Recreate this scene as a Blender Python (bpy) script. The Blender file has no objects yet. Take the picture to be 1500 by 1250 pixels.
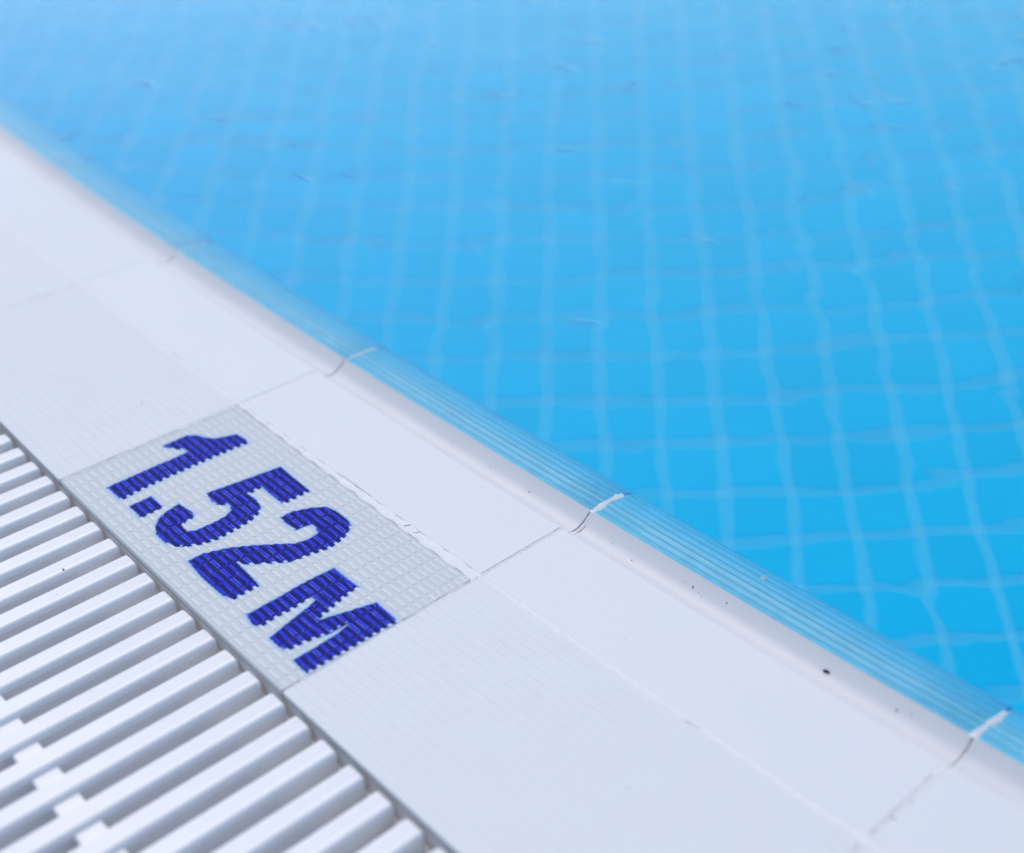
import bpy, math, random
import numpy as np
from mathutils import Vector, Matrix
random.seed(7)
rng = np.random.default_rng(7)
SC = bpy.context.scene
COL = SC.collection

# ------------------------------------------------------------------ camera
F_PX, PITCH, YAW, ROLL = 1965.336, 0.57101, 2.47033, -0.05505
CAM = Vector((0.70896, -0.33407, 0.45995))
fw = Vector((math.cos(PITCH)*math.cos(YAW), math.cos(PITCH)*math.sin(YAW), -math.sin(PITCH)))
rt = fw.cross(Vector((0, 0, 1))).normalized()
up = rt.cross(fw)
r1 = math.cos(ROLL)*rt + math.sin(ROLL)*up
u1 = -math.sin(ROLL)*rt + math.cos(ROLL)*up
cd = bpy.data.cameras.new('camera')
cam = bpy.data.objects.new('camera', cd)
COL.objects.link(cam)
M = Matrix((r1, u1, -fw)).transposed().to_4x4()
M.translation = CAM
cam.matrix_world = M
cd.sensor_width = 36.0
cd.sensor_fit = 'HORIZONTAL'
cd.lens = F_PX/1500*36
cd.clip_start = 0.02
cd.clip_end = 500
cd.dof.use_dof = True
cd.dof.focus_distance = 0.755
cd.dof.aperture_fstop = 3.5
cd.dof.aperture_blades = 9
SC.camera = cam

# ------------------------------------------------------------------ sky and sun
SUN_EL, SUN_AZ = math.radians(59), math.radians(163)      # azimuth counter-clockwise from +x
world = bpy.data.worlds.new('World')
SC.world = world
world.use_nodes = True
wn = world.node_tree
bgn = wn.nodes.get('Background') or wn.nodes.new('ShaderNodeBackground')
sky = wn.nodes.new('ShaderNodeTexSky')
sky.sky_type = 'NISHITA'
sky.sun_disc = False
sky.sun_elevation = SUN_EL
sky.sun_rotation = (math.pi/2 - SUN_AZ) % (2*math.pi)
sky.air_density = 1.0
sky.dust_density = 2.2
sky.ozone_density = 1.0
wn.links.new(sky.outputs[0], bgn.inputs[0])
bgn.inputs[1].default_value = 0.15
sd = bpy.data.lights.new('sun', 'SUN')
sd.energy = 0.75
sd.angle = math.radians(24)
sd.color = (1.0, 0.97, 0.93)
sun = bpy.data.objects.new('sun', sd)
COL.objects.link(sun)
sdir = Vector((math.cos(SUN_EL)*math.cos(SUN_AZ), math.cos(SUN_EL)*math.sin(SUN_AZ), math.sin(SUN_EL)))
sun.rotation_euler = sdir.to_track_quat('Z', 'Y').to_euler()
sun.location = (0, 0, 5)
SC.view_settings.view_transform = 'Standard'
SC.view_settings.look = 'None'
SC.view_settings.exposure = 0.40
SC.view_settings.gamma = 1.0
SC.view_settings.use_curve_mapping = False
SC.render.engine = 'CYCLES'
SC.cycles.max_bounces = 10
SC.cycles.transmission_bounces = 8
SC.cycles.diffuse_bounces = 6
SC.cycles.caustics_refractive = True
SC.cycles.caustics_reflective = True
SC.cycles.sample_clamp_indirect = 6

# ------------------------------------------------------------------ place: a round pool, centre (0, RAD)
K = 0.08505
RAD = 1/K
T = 0.25                      # joint-to-joint length of every edge tile
DECK_W = 0.1276               # width of the ribbed tile row
WATER_Z = -0.0005

def W(s, t, z=0.0):
    a = s*K
    return ((RAD-t)*math.sin(a), RAD-(RAD-t)*math.cos(a), z)
def Wn(s, t, z):
    a = s*K
    return np.stack([(RAD-t)*np.sin(a), RAD-(RAD-t)*np.cos(a), z+0*s], -1)

# ------------------------------------------------------------------ materials
def new_mat(name):
    m = bpy.data.materials.new(name)
    m.use_nodes = True
    n = m.node_tree
    return m, n, n.nodes['Principled BSDF']
def mat_simple(name, col, rough=0.4, spec=0.5, noise=0.0, nscale=60, bump=0.0, bscale=900, dark=None, attr=False, coat=0.0, vary=0.0):
    m, n, b = new_mat(name)
    N, L = n.nodes, n.links
    b.inputs['Roughness'].default_value = rough
    b.inputs['Specular IOR Level'].default_value = spec
    b.inputs['Coat Weight'].default_value = coat
    b.inputs['Coat Roughness'].default_value = 0.12
    tc = N.new('ShaderNodeTexCoord')
    geo = N.new('ShaderNodeNewGeometry')
    base = None
    if attr:
        a = N.new('ShaderNodeAttribute'); a.attribute_name = 'Col'
        base = a.outputs['Color']
    else:
        rgb = N.new('ShaderNodeRGB'); rgb.outputs[0].default_value = (*col, 1)
        base = rgb.outputs[0]
    if noise > 0:
        t1 = N.new('ShaderNodeTexNoise'); t1.inputs['Scale'].default_value = nscale
        t1.inputs['Detail'].default_value = 5
        L.new(geo.outputs['Position'], t1.inputs['Vector'])
        r = N.new('ShaderNodeMapRange')
        r.inputs['From Min'].default_value = 0.35; r.inputs['From Max'].default_value = 0.7
        L.new(t1.outputs[0], r.inputs['Value'])
        mx = N.new('ShaderNodeMix'); mx.data_type = 'RGBA'; mx.blend_type = 'MIX'
        d = dark or tuple(c*0.8 for c in col)
        mu = N.new('ShaderNodeMath'); mu.operation = 'MULTIPLY'; mu.inputs[1].default_value = noise
        L.new(r.outputs[0], mu.inputs[0])
        L.new(mu.outputs[0], mx.inputs['Factor'])
        L.new(base, mx.inputs['A']); mx.inputs['B'].default_value = (*d, 1)
        base = mx.outputs['Result']
    if vary > 0:
        oi = N.new('ShaderNodeObjectInfo')
        mr = N.new('ShaderNodeMapRange'); mr.inputs['To Min'].default_value = 1-vary; mr.inputs['To Max'].default_value = 1.0
        L.new(oi.outputs['Random'], mr.inputs['Value'])
        hs = N.new('ShaderNodeHueSaturation'); L.new(mr.outputs[0], hs.inputs['Value']); L.new(base, hs.inputs['Color'])
        base = hs.outputs[0]
    L.new(base, b.inputs['Base Color'])
    if bump > 0:
        t2 = N.new('ShaderNodeTexNoise'); t2.inputs['Scale'].default_value = bscale; t2.inputs['Detail'].default_value = 4
        L.new(geo.outputs['Position'], t2.inputs['Vector'])
        bp = N.new('ShaderNodeBump'); bp.inputs['Distance'].default_value = bump; bp.inputs['Strength'].default_value = 1
        L.new(t2.outputs[0], bp.inputs['Height']); L.new(bp.outputs[0], b.inputs['Normal'])
    return m

WHITE = (0.655, 0.68, 0.69)
M_DECK = mat_simple('matt_white_ceramic', WHITE, 0.55, 0.25, 0.35, 35, 0.00004, 1200, (0.635, 0.645, 0.655), vary=0.03)
M_COPE = mat_simple('glazed_white_ceramic', WHITE, 0.5, 0.25, 0.35, 22, 0.00002, 700, (0.64, 0.65, 0.66), vary=0.025)
M_COPE2 = mat_simple('glazed_trough_ceramic', WHITE, 0.42, 0.3, 0.35, 22, 0.00002, 700, (0.68, 0.69, 0.70), vary=0.025, attr=True)
M_WETGROUT = mat_simple('wet_white_grout', (0.93, 0.94, 0.95), 0.6, 0.3, 0.4, 500, 0.0003, 1500, (0.84, 0.86, 0.88))
M_GRIP = mat_simple('blue_handgrip_glaze', (0.1, 0.4, 0.6), 0.3, 0.35, 0.25, 90, 0.00003, 500, (0.10, 0.42, 0.62), attr=True)
M_MARK = mat_simple('studded_marker_glaze', (0.6, 0.62, 0.62), 0.15, 0.07, attr=True, bump=0.00002, bscale=1500)
M_GROUT = mat_simple('white_grout', (0.76, 0.77, 0.77), 0.8, 0.2, 0.5, 300, 0.00025, 1800, (0.68, 0.66, 0.65))
M_JOINT = mat_simple('soiled_joint_grout', (0.70, 0.69, 0.68), 0.85, 0.2, 0.5, 90, 0.0002, 1500, (0.52, 0.48, 0.45))
M_DIRT = mat_simple('brown_dirt', (0.34, 0.27, 0.23), 0.9, 0.1, 1.0, 400, 0, 0, (0.66, 0.62, 0.60))
M_SPECK = mat_simple('dark_dirt', (0.03, 0.025, 0.05), 0.8, 0.1)
M_PLASTIC = mat_simple('white_grate_plastic', (0.78, 0.79, 0.79), 0.38, 0.4, 0.3, 50, 0.00008, 420, (0.77, 0.755, 0.765), vary=0.03)
M_CHANNEL = mat_simple('channel_plaster', (0.80, 0.83, 0.88), 0.7, 0.3, 0.6, 30, 0.0004, 200, (0.66, 0.68, 0.72))
M_LEDGE = mat_simple('channel_ledge_plaster', (0.78, 0.77, 0.76), 0.8, 0.2, 0.8, 90, 0.0005, 300, (0.62, 0.58, 0.54))
POOL_BLUE = (0.0, 0.645, 0.95)
POOL_GROUT = (0.17, 0.78, 0.965)
M_PTILE = mat_simple('pool_blue_tile', POOL_BLUE, 0.6, 0.0, 0.35, 6, dark=(0.0, 0.605, 0.93), vary=0.05)
G = 0.0985                              # floor tile pitch
GA = math.radians(47.3)                 # floor grid direction
GX, GY = -0.8251, 0.9645                # one grid crossing
JW = 0.0064                             # floor joint width
def mat_floor():
    m, n, b = new_mat('pool_floor_grout')
    N, L = n.nodes, n.links
    geo = N.new('ShaderNodeNewGeometry')
    mp = N.new('ShaderNodeMapping'); mp.vector_type = 'TEXTURE'
    mp.inputs['Location'].default_value = (GX, GY, 0)
    mp.inputs['Rotation'].default_value = (0, 0, GA)
    mp.inputs['Scale'].default_value = (G, G, G)
    L.new(geo.outputs['Position'], mp.inputs['Vector'])
    sp = N.new('ShaderNodeSeparateXYZ'); L.new(mp.outputs[0], sp.inputs[0])
    outs = []
    for ax in (0, 1):
        a = N.new('ShaderNodeMath'); a.operation = 'ADD'; a.inputs[1].default_value = 500.5
        L.new(sp.outputs[ax], a.inputs[0])
        f = N.new('ShaderNodeMath'); f.operation = 'FRACT'; L.new(a.outputs[0], f.inputs[0])
        s = N.new('ShaderNodeMath'); s.operation = 'SUBTRACT'; s.inputs[1].default_value = 0.5; L.new(f.outputs[0], s.inputs[0])
        ab = N.new('ShaderNodeMath'); ab.operation = 'ABSOLUTE'; L.new(s.outputs[0], ab.inputs[0])
        lt = N.new('ShaderNodeMath'); lt.operation = 'LESS_THAN'; lt.inputs[1].default_value = JW/G*0.75; L.new(ab.outputs[0], lt.inputs[0])
        outs.append(lt)
    mxm = N.new('ShaderNodeMath'); mxm.operation = 'MAXIMUM'
    L.new(outs[0].outputs[0], mxm.inputs[0]); L.new(outs[1].outputs[0], mxm.inputs[1])
    mx = N.new('ShaderNodeMix'); mx.data_type = 'RGBA'
    mx.inputs['A'].default_value = (*POOL_BLUE, 1); mx.inputs['B'].default_value = (*POOL_GROUT, 1)
    L.new(mxm.outputs[0], mx.inputs['Factor']); L.new(mx.outputs['Result'], b.inputs['Base Color'])
    b.inputs['Roughness'].default_value = 0.7
    return m
M_FLOOR = mat_floor()
def mat_water():
    m, n, b = new_mat('pool_water')
    N, L = n.nodes, n.links
    b.inputs['Base Color'].default_value = (1, 1, 1, 1)
    b.inputs['Roughness'].default_value = 0.0
    b.inputs['IOR'].default_value = 1.33
    b.inputs['Transmission Weight'].default_value = 1.0
    b.inputs['Specular Tint'].default_value = (0.03, 1.0, 1.0, 1)
    geo = N.new('ShaderNodeNewGeometry')
    mp = N.new('ShaderNodeMapping')
    mp.inputs['Rotation'].default_value = (0, 0, math.radians(25))
    mp.inputs['Scale'].default_value = (1.0, 1.35, 1.0)
    L.new(geo.outputs['Position'], mp.inputs['Vector'])
    hs = []
    for sc, amp, det, dis in ((3.6, 0.0017, 0.0, 0.3), (9.5, 0.0008, 0.9, 0.6), (15.0, 0.00028, 0.6, 0.7)):
        t = N.new('ShaderNodeTexNoise'); t.inputs['Scale'].default_value = sc
        t.inputs['Detail'].default_value = det; t.inputs['Distortion'].default_value = dis
        L.new(mp.outputs[0], t.inputs['Vector'])
        mu = N.new('ShaderNodeMath'); mu.operation = 'MULTIPLY'; mu.inputs[1].default_value = amp
        L.new(t.outputs[0], mu.inputs[0]); hs.append(mu)
    # small wind ripples gathered in loose patches
    tp = N.new('ShaderNodeTexNoise'); tp.inputs['Scale'].default_value = 2.6; tp.inputs['Detail'].default_value = 1
    L.new(geo.outputs['Position'], tp.inputs['Vector'])
    mr = N.new('ShaderNodeMapRange'); mr.inputs['From Min'].default_value = 0.5; mr.inputs['From Max'].default_value = 0.68
    mr.inputs['To Max'].default_value = 0.00011
    L.new(tp.outputs[0], mr.inputs['Value'])
    tr = N.new('ShaderNodeTexNoise'); tr.inputs['Scale'].default_value = 24; tr.inputs['Detail'].default_value = 1
    L.new(mp.outputs[0], tr.inputs['Vector'])
    mu = N.new('ShaderNodeMath'); mu.operation = 'MULTIPLY'
    L.new(tr.outputs[0], mu.inputs[0]); L.new(mr.outputs[0], mu.inputs[1]); hs.append(mu)
    acc = hs[0]
    for h in hs[1:]:
        ad = N.new('ShaderNodeMath'); ad.operation = 'ADD'
        L.new(acc.outputs[0], ad.inputs[0]); L.new(h.outputs[0], ad.inputs[1]); acc = ad
    bp = N.new('ShaderNodeBump'); bp.inputs['Distance'].default_value = 1.0; bp.inputs['Strength'].default_value = 1.0
    L.new(acc.outputs[0], bp.inputs['Height']); L.new(bp.outputs[0], b.inputs['Normal'])
    return m
M_WATER = mat_water()

# ------------------------------------------------------------------ helpers
def mesh_data(name, verts, faces, mat, smooth=None, cols=None):
    me = bpy.data.meshes.new(name)
    me.from_pydata([tuple(v) for v in verts], [], [tuple(f) for f in faces])
    me.materials.append(mat)
    if cols is not None:
        ca = me.color_attributes.new('Col', 'FLOAT_COLOR', 'POINT')
        a = np.ones((len(verts), 4), dtype=np.float32); a[:, :3] = np.asarray(cols, dtype=np.float32)
        ca.data.foreach_set('color', a.ravel())
    if smooth is not None:
        me.polygons.foreach_set('use_smooth', [True]*len(me.polygons))
        me.update()
        me.set_sharp_from_angle(angle=math.radians(smooth))
    me.update()
    return me
def link(name, data, parent=None, loc=(0, 0, 0), rz=0.0):
    o = bpy.data.objects.new(name, data)
    COL.objects.link(o)
    o.location = loc
    o.rotation_euler = (0, 0, rz)
    if parent: o.parent = parent
    return o
def structure(o): o['kind'] = 'structure'; return o
def thing(o, label, cat, group=None):
    o['label'] = label; o['category'] = cat
    if group: o['group'] = group
    return o
def place(o, s, t=0.0, z=0.0):
    o.location = W(s, t, z); o.rotation_euler = (0, 0, s*K)

def ring(name, r0, r1, z0, z1, mat, n=720, closed_disc=False, parent=None):
    v, f = [], []
    for i in range(n):
        a = 2*math.pi*i/n
        v.append((r0*math.cos(a), RAD+r0*math.sin(a), z0)); v.append((r1*math.cos(a), RAD+r1*math.sin(a), z1))
    for i in range(n):
        j = (i+1) % n
        f.append((2*i, 2*i+1, 2*j+1, 2*j))
    return link(name, mesh_data(name, v, f, mat), parent)

def extrude(name, prof, s0, s1, n, mat, bevel=0.0005, smooth=30, colf=None, bottom=-0.012, t_shift=None):
    """profile [(t,z)] swept along the edge arc from s0 to s1, local to s=0; closed below and at both ends"""
    prof = list(prof)
    ss = [s0, s0+bevel] + [s0+(s1-s0)*i/n for i in range(1, n)] + [s1-bevel, s1]
    m = len(prof)
    v, f, c = [], [], []
    for k, s in enumerate(ss):
        dz = -bevel*0.9 if k in (0, len(ss)-1) else 0.0
        for (t, z) in prof:
            v.append(W(s, t, z+dz)); c.append(colf(t, z) if colf else (1, 1, 1))
        v.append(W(s, prof[-1][0], bottom)); c.append(c[-1])
        v.append(W(s, prof[0][0], bottom)); c.append(c[-1])
    mm = m+2
    for k in range(len(ss)-1):
        for i in range(mm):
            j = (i+1) % mm
            f.append((k*mm+i, (k+1)*mm+i, (k+1)*mm+j, k*mm+j))
    f.append(tuple(range(mm))); f.append(tuple((len(ss)-1)*mm+i for i in reversed(range(mm))))
    return mesh_data(name, v, f, mat, smooth, c if colf else None)

def catmull(pts, step):
    P = np.array(pts, float)
    P = np.vstack([2*P[0]-P[1], P, 2*P[-1]-P[-2]])
    out = []
    for i in range(1, len(P)-2):
        d = np.hypot(*(P[i+1]-P[i])); k = max(1, int(round(d/step)))
        for j in range(k):
            u = j/k
            a, b, c, e = P[i-1], P[i], P[i+1], P[i+2]
            out.append(0.5*((2*b)+(-a+c)*u+(2*a-5*b+4*c-e)*u*u+(-a+3*b-3*c+e)*u**3))
    out.append(P[-2])
    return [tuple(p) for p in out]

def ribs(t0, t1, pitch, depth, gw, edge=0.0009):
    p = [(t0, -edge), (t0+edge, 0)]
    n = int((t1-t0)/pitch)
    off = (t1-t0-n*pitch)/2
    for i in range(n):
        c = t0+off+(i+0.5)*pitch
        p += [(c-gw/2, 0), (c-gw*0.2, -depth), (c+gw*0.2, -depth), (c+gw/2, 0)]
    p += [(t1-edge, 0), (t1, -edge)]
    return p

# ------------------------------------------------------------------ big structure
structure(ring('ground', RAD+0.37, 60.0, -0.004, -0.004, M_DECK, 360))
structure(ring('pool_wall', RAD-0.1110, RAD-0.1110, -1.5235, -0.045, M_PTILE, 720))
fl = structure(ring('pool_floor', 0.0, RAD-0.119, -1.5235, -1.5235, M_FLOOR, 360))
wat = structure(ring('water', 0.0, RAD-0.0837, WATER_Z, WATER_Z, M_WATER, 1440))
wat.data.polygons.foreach_set('use_smooth', [True]*len(wat.data.polygons))

# pool floor tiles, laid at 47 degrees to the edge we stand on
hw = (G-JW)/2
tv = [(-hw, -hw, -0.003), (hw, -hw, -0.003), (hw, hw, -0.003), (-hw, hw, -0.003)]
h2 = hw-0.0012
tv += [(-h2, -h2, 0), (h2, -h2, 0), (h2, h2, 0), (-h2, h2, 0)]
tf = [(4, 5, 6, 7), (0, 1, 5, 4), (1, 2, 6, 5), (2, 3, 7, 6), (3, 0, 4, 7)]
tile_me = mesh_data('pool_tile', tv, tf, M_PTILE)
ca, sa = math.cos(GA), math.sin(GA)
cells = []
for i in range(-75, 76):
    for j in range(-75, 76):
        lx, ly = (i+0.5)*G, (j+0.5)*G
        x, y = GX+lx*ca-ly*sa, GY+lx*sa+ly*ca
        d = math.hypot(x-CAM.x, y-CAM.y)
        if d > 7.0 or math.hypot(x, y-RAD) > RAD-0.19: continue
        az = math.atan2(y-CAM.y, x-CAM.x)-YAW
        lat = abs(math.sin(az)*d)
        inview = math.cos(az) > 0 and 1.35 < d < 4.2 and lat < 0.42*d+0.05
        cells.append((0 if inview else 1, d, x, y))
cells.sort()
for k, (_, d, x, y) in enumerate(cells[:300]):
    link('tile', tile_me, fl, (x, y, -1.5202+random.uniform(-0.0004, 0.0004)), GA+random.uniform(-0.004, 0.004))
v, f = [], []
for (_, d, x, y) in cells[300:]:
    b0 = len(v)
    for (px, py, pz) in tv: v.append((x+px*ca-py*sa, y+px*sa+py*ca, -1.5202+pz))
    f += [tuple(b0+q for q in ff) for ff in tf]
o = link('tile_field', mesh_data('tile_field', v, f, M_PTILE), fl); o['kind'] = 'stuff'

# ------------------------------------------------------------------ coping
coping = structure(ring('coping', RAD-0.1195, RAD-0.0022, -0.0125, -0.0125, M_GROUT, 720))
ring('joint_bed', RAD-0.0590, RAD+0.0, -0.0005, -0.0005, M_GROUT, 720, parent=coping)
J = 0.0006
flat = ribs(0.0008, 0.0606, 0.0065, 0.00010, 0.0012, 0.0003)
flat = flat[:-2] + [(0.0600, 0.0)]
trough_c = [(0.0600, 0), (0.0606, -0.0004), (0.0620, -0.0034), (0.0648, -0.0062), (0.0688, -0.0077), (0.0728, -0.0076), (0.0766, -0.0062), (0.0796, -0.0041), (0.0820, -0.0020), (0.0838, -0.0002)]
trough = [trough_c[0]]+catmull(trough_c[1:], 0.0006)
grip_c = [(0.0838, -0.0002), (0.0848, -0.0009), (0.0905, -0.0014), (0.0970, -0.0019), (0.1050, -0.0031), (0.1120, -0.0049), (0.1170, -0.0078), (0.1200, -0.0120)]
gb = catmull(grip_c, 0.00035)
grip = []
for (t, z) in gb:
    u = (t-0.0865)/0.0050
    w = min(1, max(0, (t-0.0865)/0.002))*min(1, max(0, (0.1165-t)/0.002))
    grip.append((t, z+w*0.00065*(abs(math.cos(math.pi*u))**0.7-0.75)))
grip += [(0.1201, -0.015), (0.1165, -0.020), (0.1120, -0.027), (0.1105, -0.034), (0.1105, -0.060)]
cope_prof = flat[:-1] + trough
full_prof = cope_prof + grip
PT = np.array([p[0] for p in full_prof]); PZ = np.array([p[1] for p in full_prof])
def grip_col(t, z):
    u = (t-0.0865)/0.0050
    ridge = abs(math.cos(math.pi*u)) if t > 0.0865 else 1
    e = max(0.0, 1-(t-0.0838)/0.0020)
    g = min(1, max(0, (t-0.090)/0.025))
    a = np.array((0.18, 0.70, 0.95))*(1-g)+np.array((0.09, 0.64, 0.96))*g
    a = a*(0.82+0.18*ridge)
    # highlights along the ridge crests, painted into the colour as thin pale lines
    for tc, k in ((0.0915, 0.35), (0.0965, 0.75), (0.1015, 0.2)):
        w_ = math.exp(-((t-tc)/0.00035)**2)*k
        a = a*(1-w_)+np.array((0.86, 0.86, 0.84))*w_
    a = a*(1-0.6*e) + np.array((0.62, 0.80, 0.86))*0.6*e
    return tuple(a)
def body_col(t, z):
    g = min(1, max(0, (t-0.0602)/0.0006))
    return tuple(np.array((0.655, 0.68, 0.69))*(1-g)+np.array((0.62, 0.635, 0.64))*g)
body_me = extrude('coping_body', cope_prof, -T/2+J, T/2-J, 6, M_COPE2, colf=body_col, smooth=7.5, bottom=-0.0124)
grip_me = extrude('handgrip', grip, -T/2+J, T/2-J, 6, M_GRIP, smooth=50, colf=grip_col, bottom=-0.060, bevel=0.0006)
NT = range(-8, 6)
for k in NT:
    o = link('coping_tile', body_me, coping)
    place(o, (k+0.5)*T, 0, 0)
    # settle each tile a hair differently
    o.location.z += random.uniform(-0.00012, 0.00012)
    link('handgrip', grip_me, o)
# the rest of the round edge, beyond what the picture shows
a0 = (max(NT)+1)*T; a1 = 2*math.pi*RAD + min(NT)*T
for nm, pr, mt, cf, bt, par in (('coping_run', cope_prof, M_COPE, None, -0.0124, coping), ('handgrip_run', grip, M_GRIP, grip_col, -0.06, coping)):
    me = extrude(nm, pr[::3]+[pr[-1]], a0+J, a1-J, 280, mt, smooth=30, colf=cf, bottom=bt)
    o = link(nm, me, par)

# ------------------------------------------------------------------ ribbed deck tiles
deck = structure(ring('deck', RAD+0.0, RAD+DECK_W-0.0005, -0.0006, -0.0006, M_JOINT, 720))
rib_me = extrude('ribbed_tile', ribs(-DECK_W, -0.0024, 0.0063, 0.00016, 0.0016, 0.0003), -T/2+0.0007, T/2-0.0007, 6, M_DECK, bevel=0.0004, smooth=5, bottom=-0.010)
for k in NT:
    if k == 0: continue
    o = link('ribbed_tile', rib_me, deck)
    place(o, (k+0.5)*T)
    o.location.z += random.uniform(-0.00015, 0.00015)
me = extrude('deck_run', [(-DECK_W, -0.0009), (-DECK_W+0.0009, 0), (-0.0039, 0), (-0.003, -0.0009)], a0, a1, 280, M_DECK, bottom=-0.010)
link('deck_run', me, deck)

# ------------------------------------------------------------------ grout and dirt
def prof_z(t): return float(np.interp(t, PT, PZ)) if t > 0.0016 else 0.0
def ribbon_along(name, s0, s1, cfun, wfun, lift, mat, parent, n=60, z0=-0.0002):
    v, f = [], []
    for i in range(n+1):
        s = s0+(s1-s0)*i/n
        c, w = cfun(s), wfun(s)
        wa, wb = w*random.uniform(0.93, 1.07), w*random.uniform(0.93, 1.07)
        l = lift*random.uniform(0.7, 1.2)
        v += [W(s, c-wa, z0), W(s, c-wa*0.6, l*0.7), W(s, c+wb*0.1, l), W(s, c+wb*0.6, l*0.7), W(s, c+wb, z0)]
    for i in range(n):
        for j in range(4):
            a = 5*i+j; f.append((a, a+5, a+6, a+1))
    return link(name, mesh_data(name, v, f, mat, 60), parent)
def ribbon_across(name, s, ts, wfun, lift, mat, parent, sc=lambda t: 0.0, jag=0.25, edge=-0.0004):
    v, f = [], []
    for t in ts:
        z = prof_z(t); c = s+sc(t); w = wfun(t)
        wa, wb = w*random.uniform(1-jag, 1+jag), w*random.uniform(1-jag, 1+jag)
        l = lift*random.uniform(0.75, 1.2)
        v += [W(c-wa, t, z+edge), W(c-wa*0.6, t, z+l*0.7), W(c, t, z+l), W(c+wb*0.6, t, z+l*0.7), W(c+wb, t, z+edge)]
    for i in range(len(ts)-1):
        for j in range(4):
            a = 5*i+j; f.append((a, a+1, a+6, a+5))
    return link(name, mesh_data(name, v, f, mat, 60), parent)
# long joint between coping and deck row
for k in NT:
    if k == 0:
        cf = lambda s: -0.0006-0.0018*s/T
        wf = lambda s: 0.0015+0.0019*(s/T)+0.0004*math.sin(s*310)
        ribbon_along('grout', 0.0, T, cf, wf, 0.00015, M_GROUT, deck, 120)
    else:
        ribbon_along('grout', k*T, (k+1)*T, lambda s: -0.0008, lambda s: 0.0019, 0.00012, M_GROUT, deck, 60)
def frange(a, b, st): return [a+(b-a)*i/max(1, int(round((b-a)/st))) for i in range(max(1, int(round((b-a)/st)))+1)]
for k in range(-7, 6):
    s = k*T
    wide = {0: 0.0014, 1: 0.0030, 2: 0.0026, -1: 0.0014, -2: 0.0013}.get(k, 0.0015)
    ph = random.uniform(0, 6)
    ribbon_across('grout', s, frange(0.0832, 0.1200, 0.0008),
                  lambda t: wide*(0.8+0.2*math.sin(t*420+ph)+0.12*math.sin(t*1300))*(1 if t < 0.112 else max(0.4, (0.1195-t)/0.0075)),
                  0.00035, M_WETGROUT, coping, sc=lambda t: 0.0008*math.sin(t*160+ph), jag=0.30)
    ribbon_across('grout', s+0.0011, frange(0.0600, 0.0832, 0.0012), lambda t: 0.0013 if k in (1, 2) else 0.0007, 0.00015, M_GROUT, coping, jag=0.2)
    ribbon_across('grout', s+0.0003, frange(-0.001, 0.0600, 0.003), lambda t: 0.0011, 0.00010, M_GROUT, coping, jag=0.25)
    ribbon_across('grout', s+0.0003, frange(-DECK_W+0.001, -0.003, 0.003), lambda t: 0.0009, 0.00006, M_GROUT, deck, jag=0.5)
def sliver(name, pts, w, mat, parent, lift=0.0004):
    """a thin crooked line of dirt or a crack lying on the surface, through (s,t) points"""
    v, f = [], []
    for i, (s, t) in enumerate(pts):
        a = pts[max(0, i-1)]; b = pts[min(len(pts)-1, i+1)]
        d = Vector((b[0]-a[0], b[1]-a[1])).normalized(); n = Vector((-d.y, d.x))
        ww = w*(0.35 if i in (0, len(pts)-1) else random.uniform(0.6, 1.2))
        z = prof_z(t)+lift
        v += [W(s+n.x*ww, t+n.y*ww, z-0.0006), W(s, t, z), W(s-n.x*ww, t-n.y*ww, z-0.0006)]
    for i in range(len(pts)-1):
        for j in range(2):
            a = 3*i+j; f.append((a, a+1, a+4, a+3))
    return link(name, mesh_data(name, v, f, mat, 60), parent)
def walk(a, b, n, j):
    return [(a[0]+(b[0]-a[0])*i/n+random.uniform(-j, j), a[1]+(b[1]-a[1])*i/n+random.uniform(-j, j)) for i in range(n+1)]
sliver('dirt_line', walk((T-0.0002, 0.001), (T-0.0002, 0.0598), 34, 0.00024), 0.00016, M_DIRT, coping, 0.00022)
sliver('dirt_line', walk((T-0.0002, 0.070), (T+0.0002, 0.0838), 16, 0.0002), 0.00018, M_DIRT, coping, 0.0004)
sliver('dirt_line', walk((T+0.0022, 0.0705), (T+0.0030, 0.0768), 8, 0.0002), 0.00018, M_DIRT, coping, 0.0003)
sliver('dirt_line', walk((2*T, 0.074), (2*T+0.0004, 0.0838), 12, 0.0003), 0.0004, M_DIRT, coping, 0.0005)
sliver('dirt_line', walk((2*T-0.0008, 0.004), (2*T-0.0008, 0.05), 20, 0.0003), 0.00018, M_DIRT, coping, 0.0002)
sliver('dirt_line', walk((0.117, 0.0014), (0.149, 0.0012), 14, 0.0002), 0.00035, M_DIRT, deck, 0.0003)
sliver('dirt_line', walk((-0.098, -0.0005), (-0.080, -0.0005), 10, 0.0003), 0.0009, M_DIRT, deck, 0.00022)
sliver('dirt_line', walk((T+0.0, -0.0075), (T+0.0002, -0.127), 60, 0.00025), 0.00022, M_DIRT, deck, 0.0002)
sliver('dirt_line', walk((0.0002, -0.045), (0.0002, -0.127), 40, 0.00025), 0.00025, M_DIRT, deck, 0.0002)
sliver('crack', walk((0.1855, -0.0030), (0.1872, 0.0008), 6, 0.0003), 0.00022, M_SPECK, deck, 0.0004)
sliver('crack', walk((0.1945, -0.0028), (0.1968, -0.0002), 5, 0.0003), 0.00022, M_SPECK, deck, 0.0004)
sliver('crack', walk((0.400, -0.0015), (0.409, -0.0010), 6, 0.0003), 0.0009, M_DIRT, deck, 0.0003)

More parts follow.
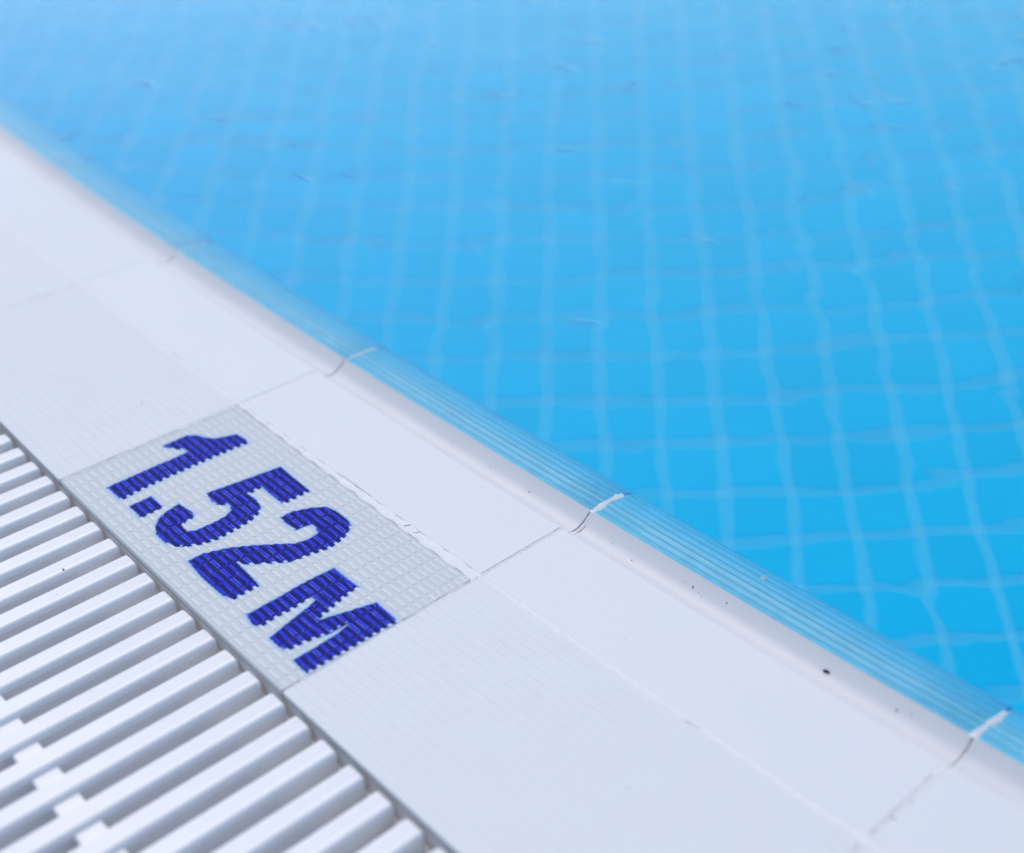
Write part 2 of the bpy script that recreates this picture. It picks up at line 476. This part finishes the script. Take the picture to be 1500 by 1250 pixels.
# ------------------------------------------------------------------ depth marker tile
GL = {
'one': [(28.14,-109.95),(27.27,-105.92),(27.35,-95.02),(27.09,-80.05),(27.38,-65.1),(27.23,-53.49),(22.61,-55.6),(17.86,-59.98),(10.02,-62.73),(9.64,-55.56),(9.62,-45.38),(13.65,-40.5),(19.82,-37.63),(25.28,-34.38),(27.4,-30.03),(30.96,-20.91),(40.97,-19.61),(45.99,-20.26),(45.62,-28.76),(44.99,-43.87),(44.82,-59.02),(44.8,-74.18),(44.97,-89.05),(45.62,-100.68),(46.35,-107.17),(45.5,-109.6),(36.42,-109.4)],
'point': [(54.57,-108.94),(54.92,-93.92),(70.38,-94.04),(71.1,-109.2)],
'five': [(75.4,-68.31),(82.79,-19.96),(104.26,-20.84),(118.08,-21.26),(118.2,-40.9),(103.93,-40.95),(94.16,-40.67),(94.76,-50.38),(103.6,-49.62),(110.59,-51.57),(115.8,-56.11),(119.01,-63.45),(120.2,-72.72),(120.89,-85.76),(118.94,-94.57),(114.4,-102.65),(109.3,-107.95),(102.53,-110.3),(91.34,-110.2),(84.38,-107.26),(78.49,-101.88),(75.43,-96.07),(73.23,-85.58),(89.28,-83.5),(92.7,-87.11),(92.3,-91.08),(95.96,-95.21),(101.27,-95.27),(103.82,-90.89),(104.4,-80.31),(103.63,-71.35),(100.77,-66.21),(96.32,-64.44),(93.85,-66.44),(91.52,-69.4),(86.01,-70.51)],
'two': [(127.57,-49.61),(127.5,-40.77),(132.23,-30.54),(138.27,-22.92),(145.76,-21.34),(157.64,-21.47),(164.09,-23.59),(167.9,-29.13),(170.76,-34.68),(172.48,-44.6),(169.15,-59.51),(167.0,-68.22),(158.68,-78.74),(154.68,-83.68),(150.69,-87.8),(147.27,-89.41),(155.38,-89.86),(170.29,-90.96),(173.1,-91.92),(173.28,-108.82),(165.55,-110.49),(144.42,-110.77),(125.74,-109.32),(125.9,-99.28),(131.43,-86.06),(139.56,-74.3),(148.74,-63.16),(154.35,-56.55),(156.46,-49.33),(155.56,-41.76),(149.97,-39.75),(145.84,-41.38),(145.31,-43.66),(144.76,-49.4),(138.05,-50.25)],
'em': [(188.08,-109.58),(187.95,-92.48),(187.18,-70.07),(188.28,-53.0),(199.6,-53.13),(211.34,-52.82),(212.39,-59.21),(215.3,-70.91),(217.48,-80.44),(218.43,-83.98),(221.35,-75.15),(228.32,-53.56),(248.9,-54.57),(248.9,-83.67),(248.6,-111.0),(243.5,-111.58),(234.94,-110.96),(234.7,-102.17),(234.2,-84.19),(231.86,-74.61),(231.78,-86.07),(228.77,-98.14),(227.19,-109.6),(221.67,-110.8),(212.31,-110.61),(209.29,-99.21),(205.53,-80.97),(203.56,-76.36),(200.53,-76.13),(201.99,-87.28),(201.78,-99.27),(202.3,-109.6),(197.19,-111.3)],
}
RES = 0.4   # mm
S = np.arange(0.5, 249.51, RES); Tm = np.arange(-127.4, -1.99, RES)
SS, TT = np.meshgrid(S, Tm, indexing='ij')
def sdf(poly, X, Y):
    P = np.array(poly); d = np.full(X.shape, 1e9); ins = np.zeros(X.shape, bool)
    for i in range(len(P)):
        a, b = P[i-1], P[i]; e = b-a
        wx, wy = X-a[0], Y-a[1]
        h = np.clip((wx*e[0]+wy*e[1])/(e@e), 0, 1)
        d = np.minimum(d, np.hypot(wx-e[0]*h, wy-e[1]*h))
        c = (a[1] > Y) != (b[1] > Y)
        with np.errstate(divide='ignore', invalid='ignore'):
            xi = a[0]+(Y-a[1])*e[0]/(e[1] if e[1] != 0 else 1e-9)
        ins ^= c & (X < xi)
    return np.where(ins, -d, d)
def sst(a, b, x):
    u = np.clip((x-a)/(b-a), 0, 1); return u*u*(3-2*u)
# stud relief: rows 10.85 mm long, studs every 4.94 mm
ROW, BAR = 10.85, 4.94
rr = (SS-3.84) % ROW; rdist = np.minimum(rr, ROW-rr)                   # distance to the row groove
bb = (TT+104.1+BAR/2) % BAR; bdist = np.abs(bb-BAR/2)                  # distance to a stud's centre line
wob = 0.12*np.sin(SS*0.31+TT*0.17)+0.1*np.sin(TT*0.9)
bar = (1-sst(0.75, 1.35, bdist+wob*0.6))*sst(0.55, 1.15, rdist+wob)
groove = 1-sst(0.35, 1.0, rdist)
hgt = -0.44+0.44*bar+0.06*groove*(1-bar)
edge_d = np.minimum(np.minimum(SS-0.5, 249.5-SS), np.minimum(TT+127.4, -2.0-TT))
hgt = hgt*sst(0.6, 1.8, edge_d) - 0.5*(1-sst(0, 0.8, edge_d))
# the marker's pool-side edge runs slightly askew (the joint widens to the right)
skew = -3.4*SS/250*sst(-30, -3, TT)
# ink
rows_i = np.floor((SS-3.84)/ROW)
n1 = np.sin(TT*2*np.pi/BAR)*0.5
masks = {}
ink = np.full(SS.shape, 1e9)
lab = np.zeros(SS.shape, int)
for i, (nm, poly) in enumerate(GL.items()):
    right = sdf(poly, SS+1.5*bar, TT)
    base = sdf(poly, SS, TT)
    d = np.maximum(base, right)+0.25*np.sin(SS*1.7+TT*0.4)*0.5
    lab = np.where(d < ink, i+1, lab); ink = np.minimum(ink, d)
m_ink = 1-sst(-0.55, 0.25, ink)
halo = np.exp(-np.clip(ink, 0, 9)/0.9)*(1-m_ink)
halo_w = 0.30+0.22*(1-bar)+0.12*np.sin(SS*0.23+1.3)*np.sin(TT*0.31)
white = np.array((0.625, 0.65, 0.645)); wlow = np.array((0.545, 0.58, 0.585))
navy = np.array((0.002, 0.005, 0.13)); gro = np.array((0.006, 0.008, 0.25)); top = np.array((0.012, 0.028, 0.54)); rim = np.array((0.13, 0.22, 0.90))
cy = np.array((0.10, 0.42, 0.80))
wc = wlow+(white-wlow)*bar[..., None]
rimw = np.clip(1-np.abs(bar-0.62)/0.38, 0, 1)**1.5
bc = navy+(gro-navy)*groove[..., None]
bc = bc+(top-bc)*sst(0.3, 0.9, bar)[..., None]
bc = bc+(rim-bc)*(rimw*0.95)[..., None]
cc = wc+(cy-wc)*np.clip(halo*halo_w*1.6, 0, 1)[..., None]
cc = cc+(bc-cc)*m_ink[..., None]
nS, nT = SS.shape
s_m = SS/1000; t_m = (TT+skew)/1000
V = Wn(s_m, t_m, hgt/1000)
org = np.array(W(T/2, -DECK_W/2)); th = (T/2)*K
Rm = np.array(((math.cos(th), math.sin(th), 0), (-math.sin(th), math.cos(th), 0), (0, 0, 1)))
V = ((V.reshape(-1, 3)-org) @ Rm.T)
idx = np.arange(nS*nT).reshape(nS, nT)
Q = np.stack([idx[:-1, :-1], idx[1:, :-1], idx[1:, 1:], idx[:-1, 1:]], -1).reshape(-1, 4)
qi = ((ink[:-1, :-1]+ink[1:, :-1]+ink[1:, 1:]+ink[:-1, 1:])/4 < -0.05).reshape(-1)
ql = lab[:-1, :-1].reshape(-1)
C = cc.reshape(-1, 3)
def grid_mesh(name, quads, extra=None):
    used, inv = np.unique(quads, return_inverse=True)
    vv = V[used]; ff = inv.reshape(-1, 4); c = C[used]
    me = bpy.data.meshes.new(name)
    if extra is not None:
        ev, ef, ec = extra(used, vv, ff)
        vv = np.vstack([vv, ev]); ff = np.vstack([ff, ef]); c = np.vstack([c, ec])
    me.vertices.add(len(vv)); me.vertices.foreach_set('co', vv.astype(np.float32).ravel())
    me.loops.add(ff.size); me.loops.foreach_set('vertex_index', ff.astype(np.int32).ravel())
    me.polygons.add(len(ff)); me.polygons.foreach_set('loop_start', np.arange(0, ff.size, 4, dtype=np.int32))
    me.update(calc_edges=True)
    me.polygons.foreach_set('use_smooth', np.ones(len(ff), bool))
    me.materials.append(M_MARK)
    a = np.ones((len(vv), 4), np.float32); a[:, :3] = c
    ca_ = me.color_attributes.new('Col', 'FLOAT_COLOR', 'POINT'); ca_.data.foreach_set('color', a.ravel())
    me.validate(); me.update()
    return me
def skirt(used, vv, ff):
    border = np.concatenate([idx[:, 0], idx[-1, 1:], idx[::-1, -1][1:], idx[0, ::-1][1:-1]])
    pos = {int(u): i for i, u in enumerate(used)}
    bi = np.array([pos[int(b)] for b in border])
    ev = vv[bi].copy(); ev[:, 2] = -0.010
    n0 = len(vv); n = len(bi); k = np.arange(n); k2 = (k+1) % n
    ef = np.stack([bi[k2], bi[k], n0+k, n0+k2], -1)
    return ev, ef, np.tile(np.array((0.58, 0.58, 0.56)), (n, 1))
border_ok = grid_mesh('marker_tile', Q[~qi], skirt)
mk = link('depth_marker_tile', None)
mk.empty_display_size = 0.05
mk.location = tuple(org); mk.rotation_euler = (0, 0, th)
thing(mk, 'studded pale grey tile reading 1.52 M in cobalt blue, beside the white grate', 'depth marker')
link('tile_body', border_ok, mk)
for i, nm in enumerate(GL):
    pn = {'one': 'digit', 'five': 'digit', 'two': 'digit', 'point': 'decimal_point', 'em': 'letter'}[nm]
    o = link(pn, grid_mesh(pn, Q[qi & (ql == i+1)]), mk)
    o['label'] = {'one': 'blue digit 1', 'point': 'blue decimal point', 'five': 'blue digit 5', 'two': 'blue digit 2', 'em': 'blue letter M'}[nm]

# ------------------------------------------------------------------ overflow channel and its grate
PITCHS = 0.02155
ch = structure(ring('drain_channel', RAD+0.160, RAD+0.345, -0.026, -0.026, M_CHANNEL, 360))
def wallring(name, r, z0, z1, mat, parent): return ring(name, r, r, z0, z1, mat, 720, parent=parent)
wallring('channel_wall', RAD+0.160, -0.026, -0.0142, M_CHANNEL, ch)
wallring('channel_wall', RAD+0.345, -0.026, -0.0142, M_CHANNEL, ch)
ring('channel_ledge', RAD+0.1277, RAD+0.160, -0.0142, -0.0142, M_LEDGE, 720, parent=ch)
ring('channel_ledge', RAD+0.345, RAD+0.370, -0.0142, -0.0142, M_LEDGE, 720, parent=ch)
wallring('channel_wall', RAD+0.1281, -0.0142, -0.0035, M_LEDGE, ch)
wallring('channel_wall', RAD+0.370, -0.0142, -0.0040, M_LEDGE, ch)
L0, L1s = 0.1305, 0.3660
SW = 0.0138
def slat_mesh():
    # cross-section (x,z), top rounded and finely grooved, then ends rounded off by insetting
    hwid = SW/2
    cs = [(-hwid+0.0013, -0.0130), (-hwid+0.0010, -0.0048), (-hwid+0.0005, -0.0043), (-hwid, -0.0036), (-hwid+0.0003, -0.0019), (-hwid+0.0010, -0.0008), (-hwid+0.0017, -0.0002), (-hwid+0.0024, 0.0)]
    x = -hwid+0.0036
    while x < hwid-0.0030:
        cs += [(x-0.00030, 0.0), (x-0.0001, -0.00010), (x+0.0001, -0.00010), (x+0.00030, 0.0)]
        x += 0.00185
    cs += [(hwid-0.0024, 0.0), (hwid-0.0017, -0.0002), (hwid-0.0010, -0.0008), (hwid-0.0003, -0.0019), (hwid, -0.0036), (hwid-0.0005, -0.0043), (hwid-0.0010, -0.0048), (hwid-0.0013, -0.0130)]
    m = len(cs)
    v, f = [], []
    sta = [(0.0, 0.0012, 0.0015), (0.0004, 0.0005, 0.0006), (0.0013, 0.0, 0.0)]
    ys = [(-L0-y, ins, dz) for (y, ins, dz) in sta]+[(-L1s+y, ins, dz) for (y, ins, dz) in reversed(sta)]
    for (y, ins, dz) in ys:
        for (cx, cz) in cs:
            k = max(0, min(1, (abs(cx)-(hwid-0.003))/0.003))
            v.append((cx-math.copysign(ins*k, cx), y, cz-(dz if cz > -0.01 else 0)))
    for k in range(len(ys)-1):
        for i in range(m-1):
            f.append((k*m+i, k*m+i+1, (k+1)*m+i+1, (k+1)*m+i))
        f.append((k*m+m-1, k*m, (k+1)*m, (k+1)*m+m-1))
    f.append(tuple(reversed(range(m)))); f.append(tuple((len(ys)-1)*m+i for i in range(m)))
    return mesh_data('slat', v, f, M_PLASTIC, 32)
slat_me = slat_mesh()
def box_mesh(name, x0, x1, y0, y1, z0, z1, bv, mat):
    v = []
    for (z, b) in ((z0, 0), (z1-bv, 0), (z1, bv)):
        v += [(x0, y0+b, z), (x1, y0+b, z), (x1, y1-b, z), (x0, y1-b, z)]
    f = [(3, 2, 1, 0), (8, 9, 10, 11)]
    for k in (0, 4):
        for i in range(4):
            j = (i+1) % 4; f.append((k+i, k+j, k+4+j, k+4+i))
    return mesh_data(name, v, f, mat)
gapw = PITCHS*1.02-SW
con_me = box_mesh('connector', -gapw/2-0.0030, gapw/2+0.0030, -0.2430, -0.2295, -0.014, -0.0023, 0.0009, M_PLASTIC)
con2_me = box_mesh('connector', -gapw/2-0.0030, gapw/2+0.0030, -0.3460, -0.3330, -0.014, -0.0023, 0.0009, M_PLASTIC)
grate = link('drain_grate', None)
grate.empty_display_size = 0.05
place(grate, 0.15, -0.24, -0.024)
thing(grate, 'white plastic drain grate of long parallel slats running beside the depth marker tile', 'drain grate')
bpy.context.view_layer.update()
ginv = grate.matrix_world.inverted()
def put(o, s, z):
    mw = Matrix.Translation(Vector(W(s, 0, z))) @ Matrix.Rotation(s*K, 4, 'Z')
    o.parent = grate
    o.matrix_parent_inverse = Matrix.Identity(4)
    o.matrix_basis = ginv @ mw
for i in range(-26, 27):
    tip = 0.1500+(i)*PITCHS
    s = tip-SW/2+0.0003
    o = link('slat', slat_me); put(o, s+random.uniform(-0.0002, 0.0002), -0.0012+random.uniform(-0.0002, 0.0002))
    if i < 26:
        for cm in (con_me, con2_me):
            o = link('connector', cm); put(o, s+PITCHS/2, -0.0012-0.0006)

# ------------------------------------------------------------------ small stray things
def blob(rx, ry, rz, seed=0, n=8, m=5, jag=0.25):
    r = random.Random(seed); v, f = [], []
    for i in range(m+1):
        ph = math.pi*i/m
        for j in range(n):
            a = 2*math.pi*j/n; k = 1+r.uniform(-jag, jag)
            v.append((rx*k*math.sin(ph)*math.cos(a), ry*k*math.sin(ph)*math.sin(a), rz*math.cos(ph)*k))
    for i in range(m):
        for j in range(n):
            f.append((i*n+j, (i+1)*n+j, (i+1)*n+(j+1) % n, i*n+(j+1) % n))
    return v, f
def surf(s, t): return W(s, t, prof_z(t))
v, f = blob(0.0019, 0.0009, 0.0006, 3, 10, 6, 0.12)
o = link('seed', mesh_data('seed', v, f, M_SPECK, 60), None, surf(0.4230, 0.0768), 0.25)
o.location.z += 0.0003
thing(o, 'small dark seed-like speck lying in the smooth white hollow of the coping', 'speck')
v, f = blob(0.0017, 0.0013, 0.0009, 5, 7, 4, 0.35)
o = link('mortar_crumb', mesh_data('mortar_crumb', v, f, M_GROUT, 30), None, surf(0.3575, 0.1080), 0.4)
o.location.z += 0.0005
thing(o, 'white mortar crumb stuck on the outer ridge of the blue handgrip edge', 'crumb')
V2, F2 = [], []
dots = [(0.2045, 0.0765, .45), (0.2085, 0.0755, .2), (0.3278, 0.0785, .25), (0.3338, 0.0785, .5), (0.3385, 0.0775, .2), (0.3415, 0.077, .22), (0.3560, 0.0800, .4),
        (0.2745, 0.0765, .32), (0.2925, 0.0740, .42), (0.1675, 0.0765, .3), (0.1290, 0.077, .25), (0.4630, 0.0780, .6), (0.4700, 0.0795, .3), (0.2980, 0.0790, .16), (0.2300, 0.0700, .15),
        (0.0847, -0.1640, .6), (0.1178, -0.1589, .3), (-0.0458, -0.0483, .5), (0.5010, 0.0177, .55), (0.5015, 0.0307, .4), (0.0215, -0.0035, .35), (0.0300, -0.0030, .3), (0.0560, -0.0025, .35),
        (0.140, -0.190, .35), (0.102, -0.176, .25), (0.080, 0.036, .2), (0.150, 0.041, .18), (0.34, 0.02, .2), (0.29, -0.06, .25), (0.41, -0.05, .3), (0.1745, 0.0003, .25), (0.163, -0.0012, .2)]
for i, (s, t, r) in enumerate(dots):
    v, f = blob(r*0.001*random.uniform(0.9, 1.5), r*0.001, r*0.0006, i, 6, 3, 0.3)
    p = surf(s, t); b0 = len(V2)
    V2 += [(p[0]+a, p[1]+b, p[2]+c+0.0001) for (a, b, c) in v]; F2 += [tuple(b0+q for q in ff) for ff in f]
o = link('dirt_specks', mesh_data('dirt_specks', V2, F2, mat_simple('dull_dirt', (0.10, 0.085, 0.09), 0.9, 0.1)), None)
thing(o, 'tiny dark dirt specks scattered over the white tiles and grate slats', 'dirt'); o['kind'] = 'stuff'
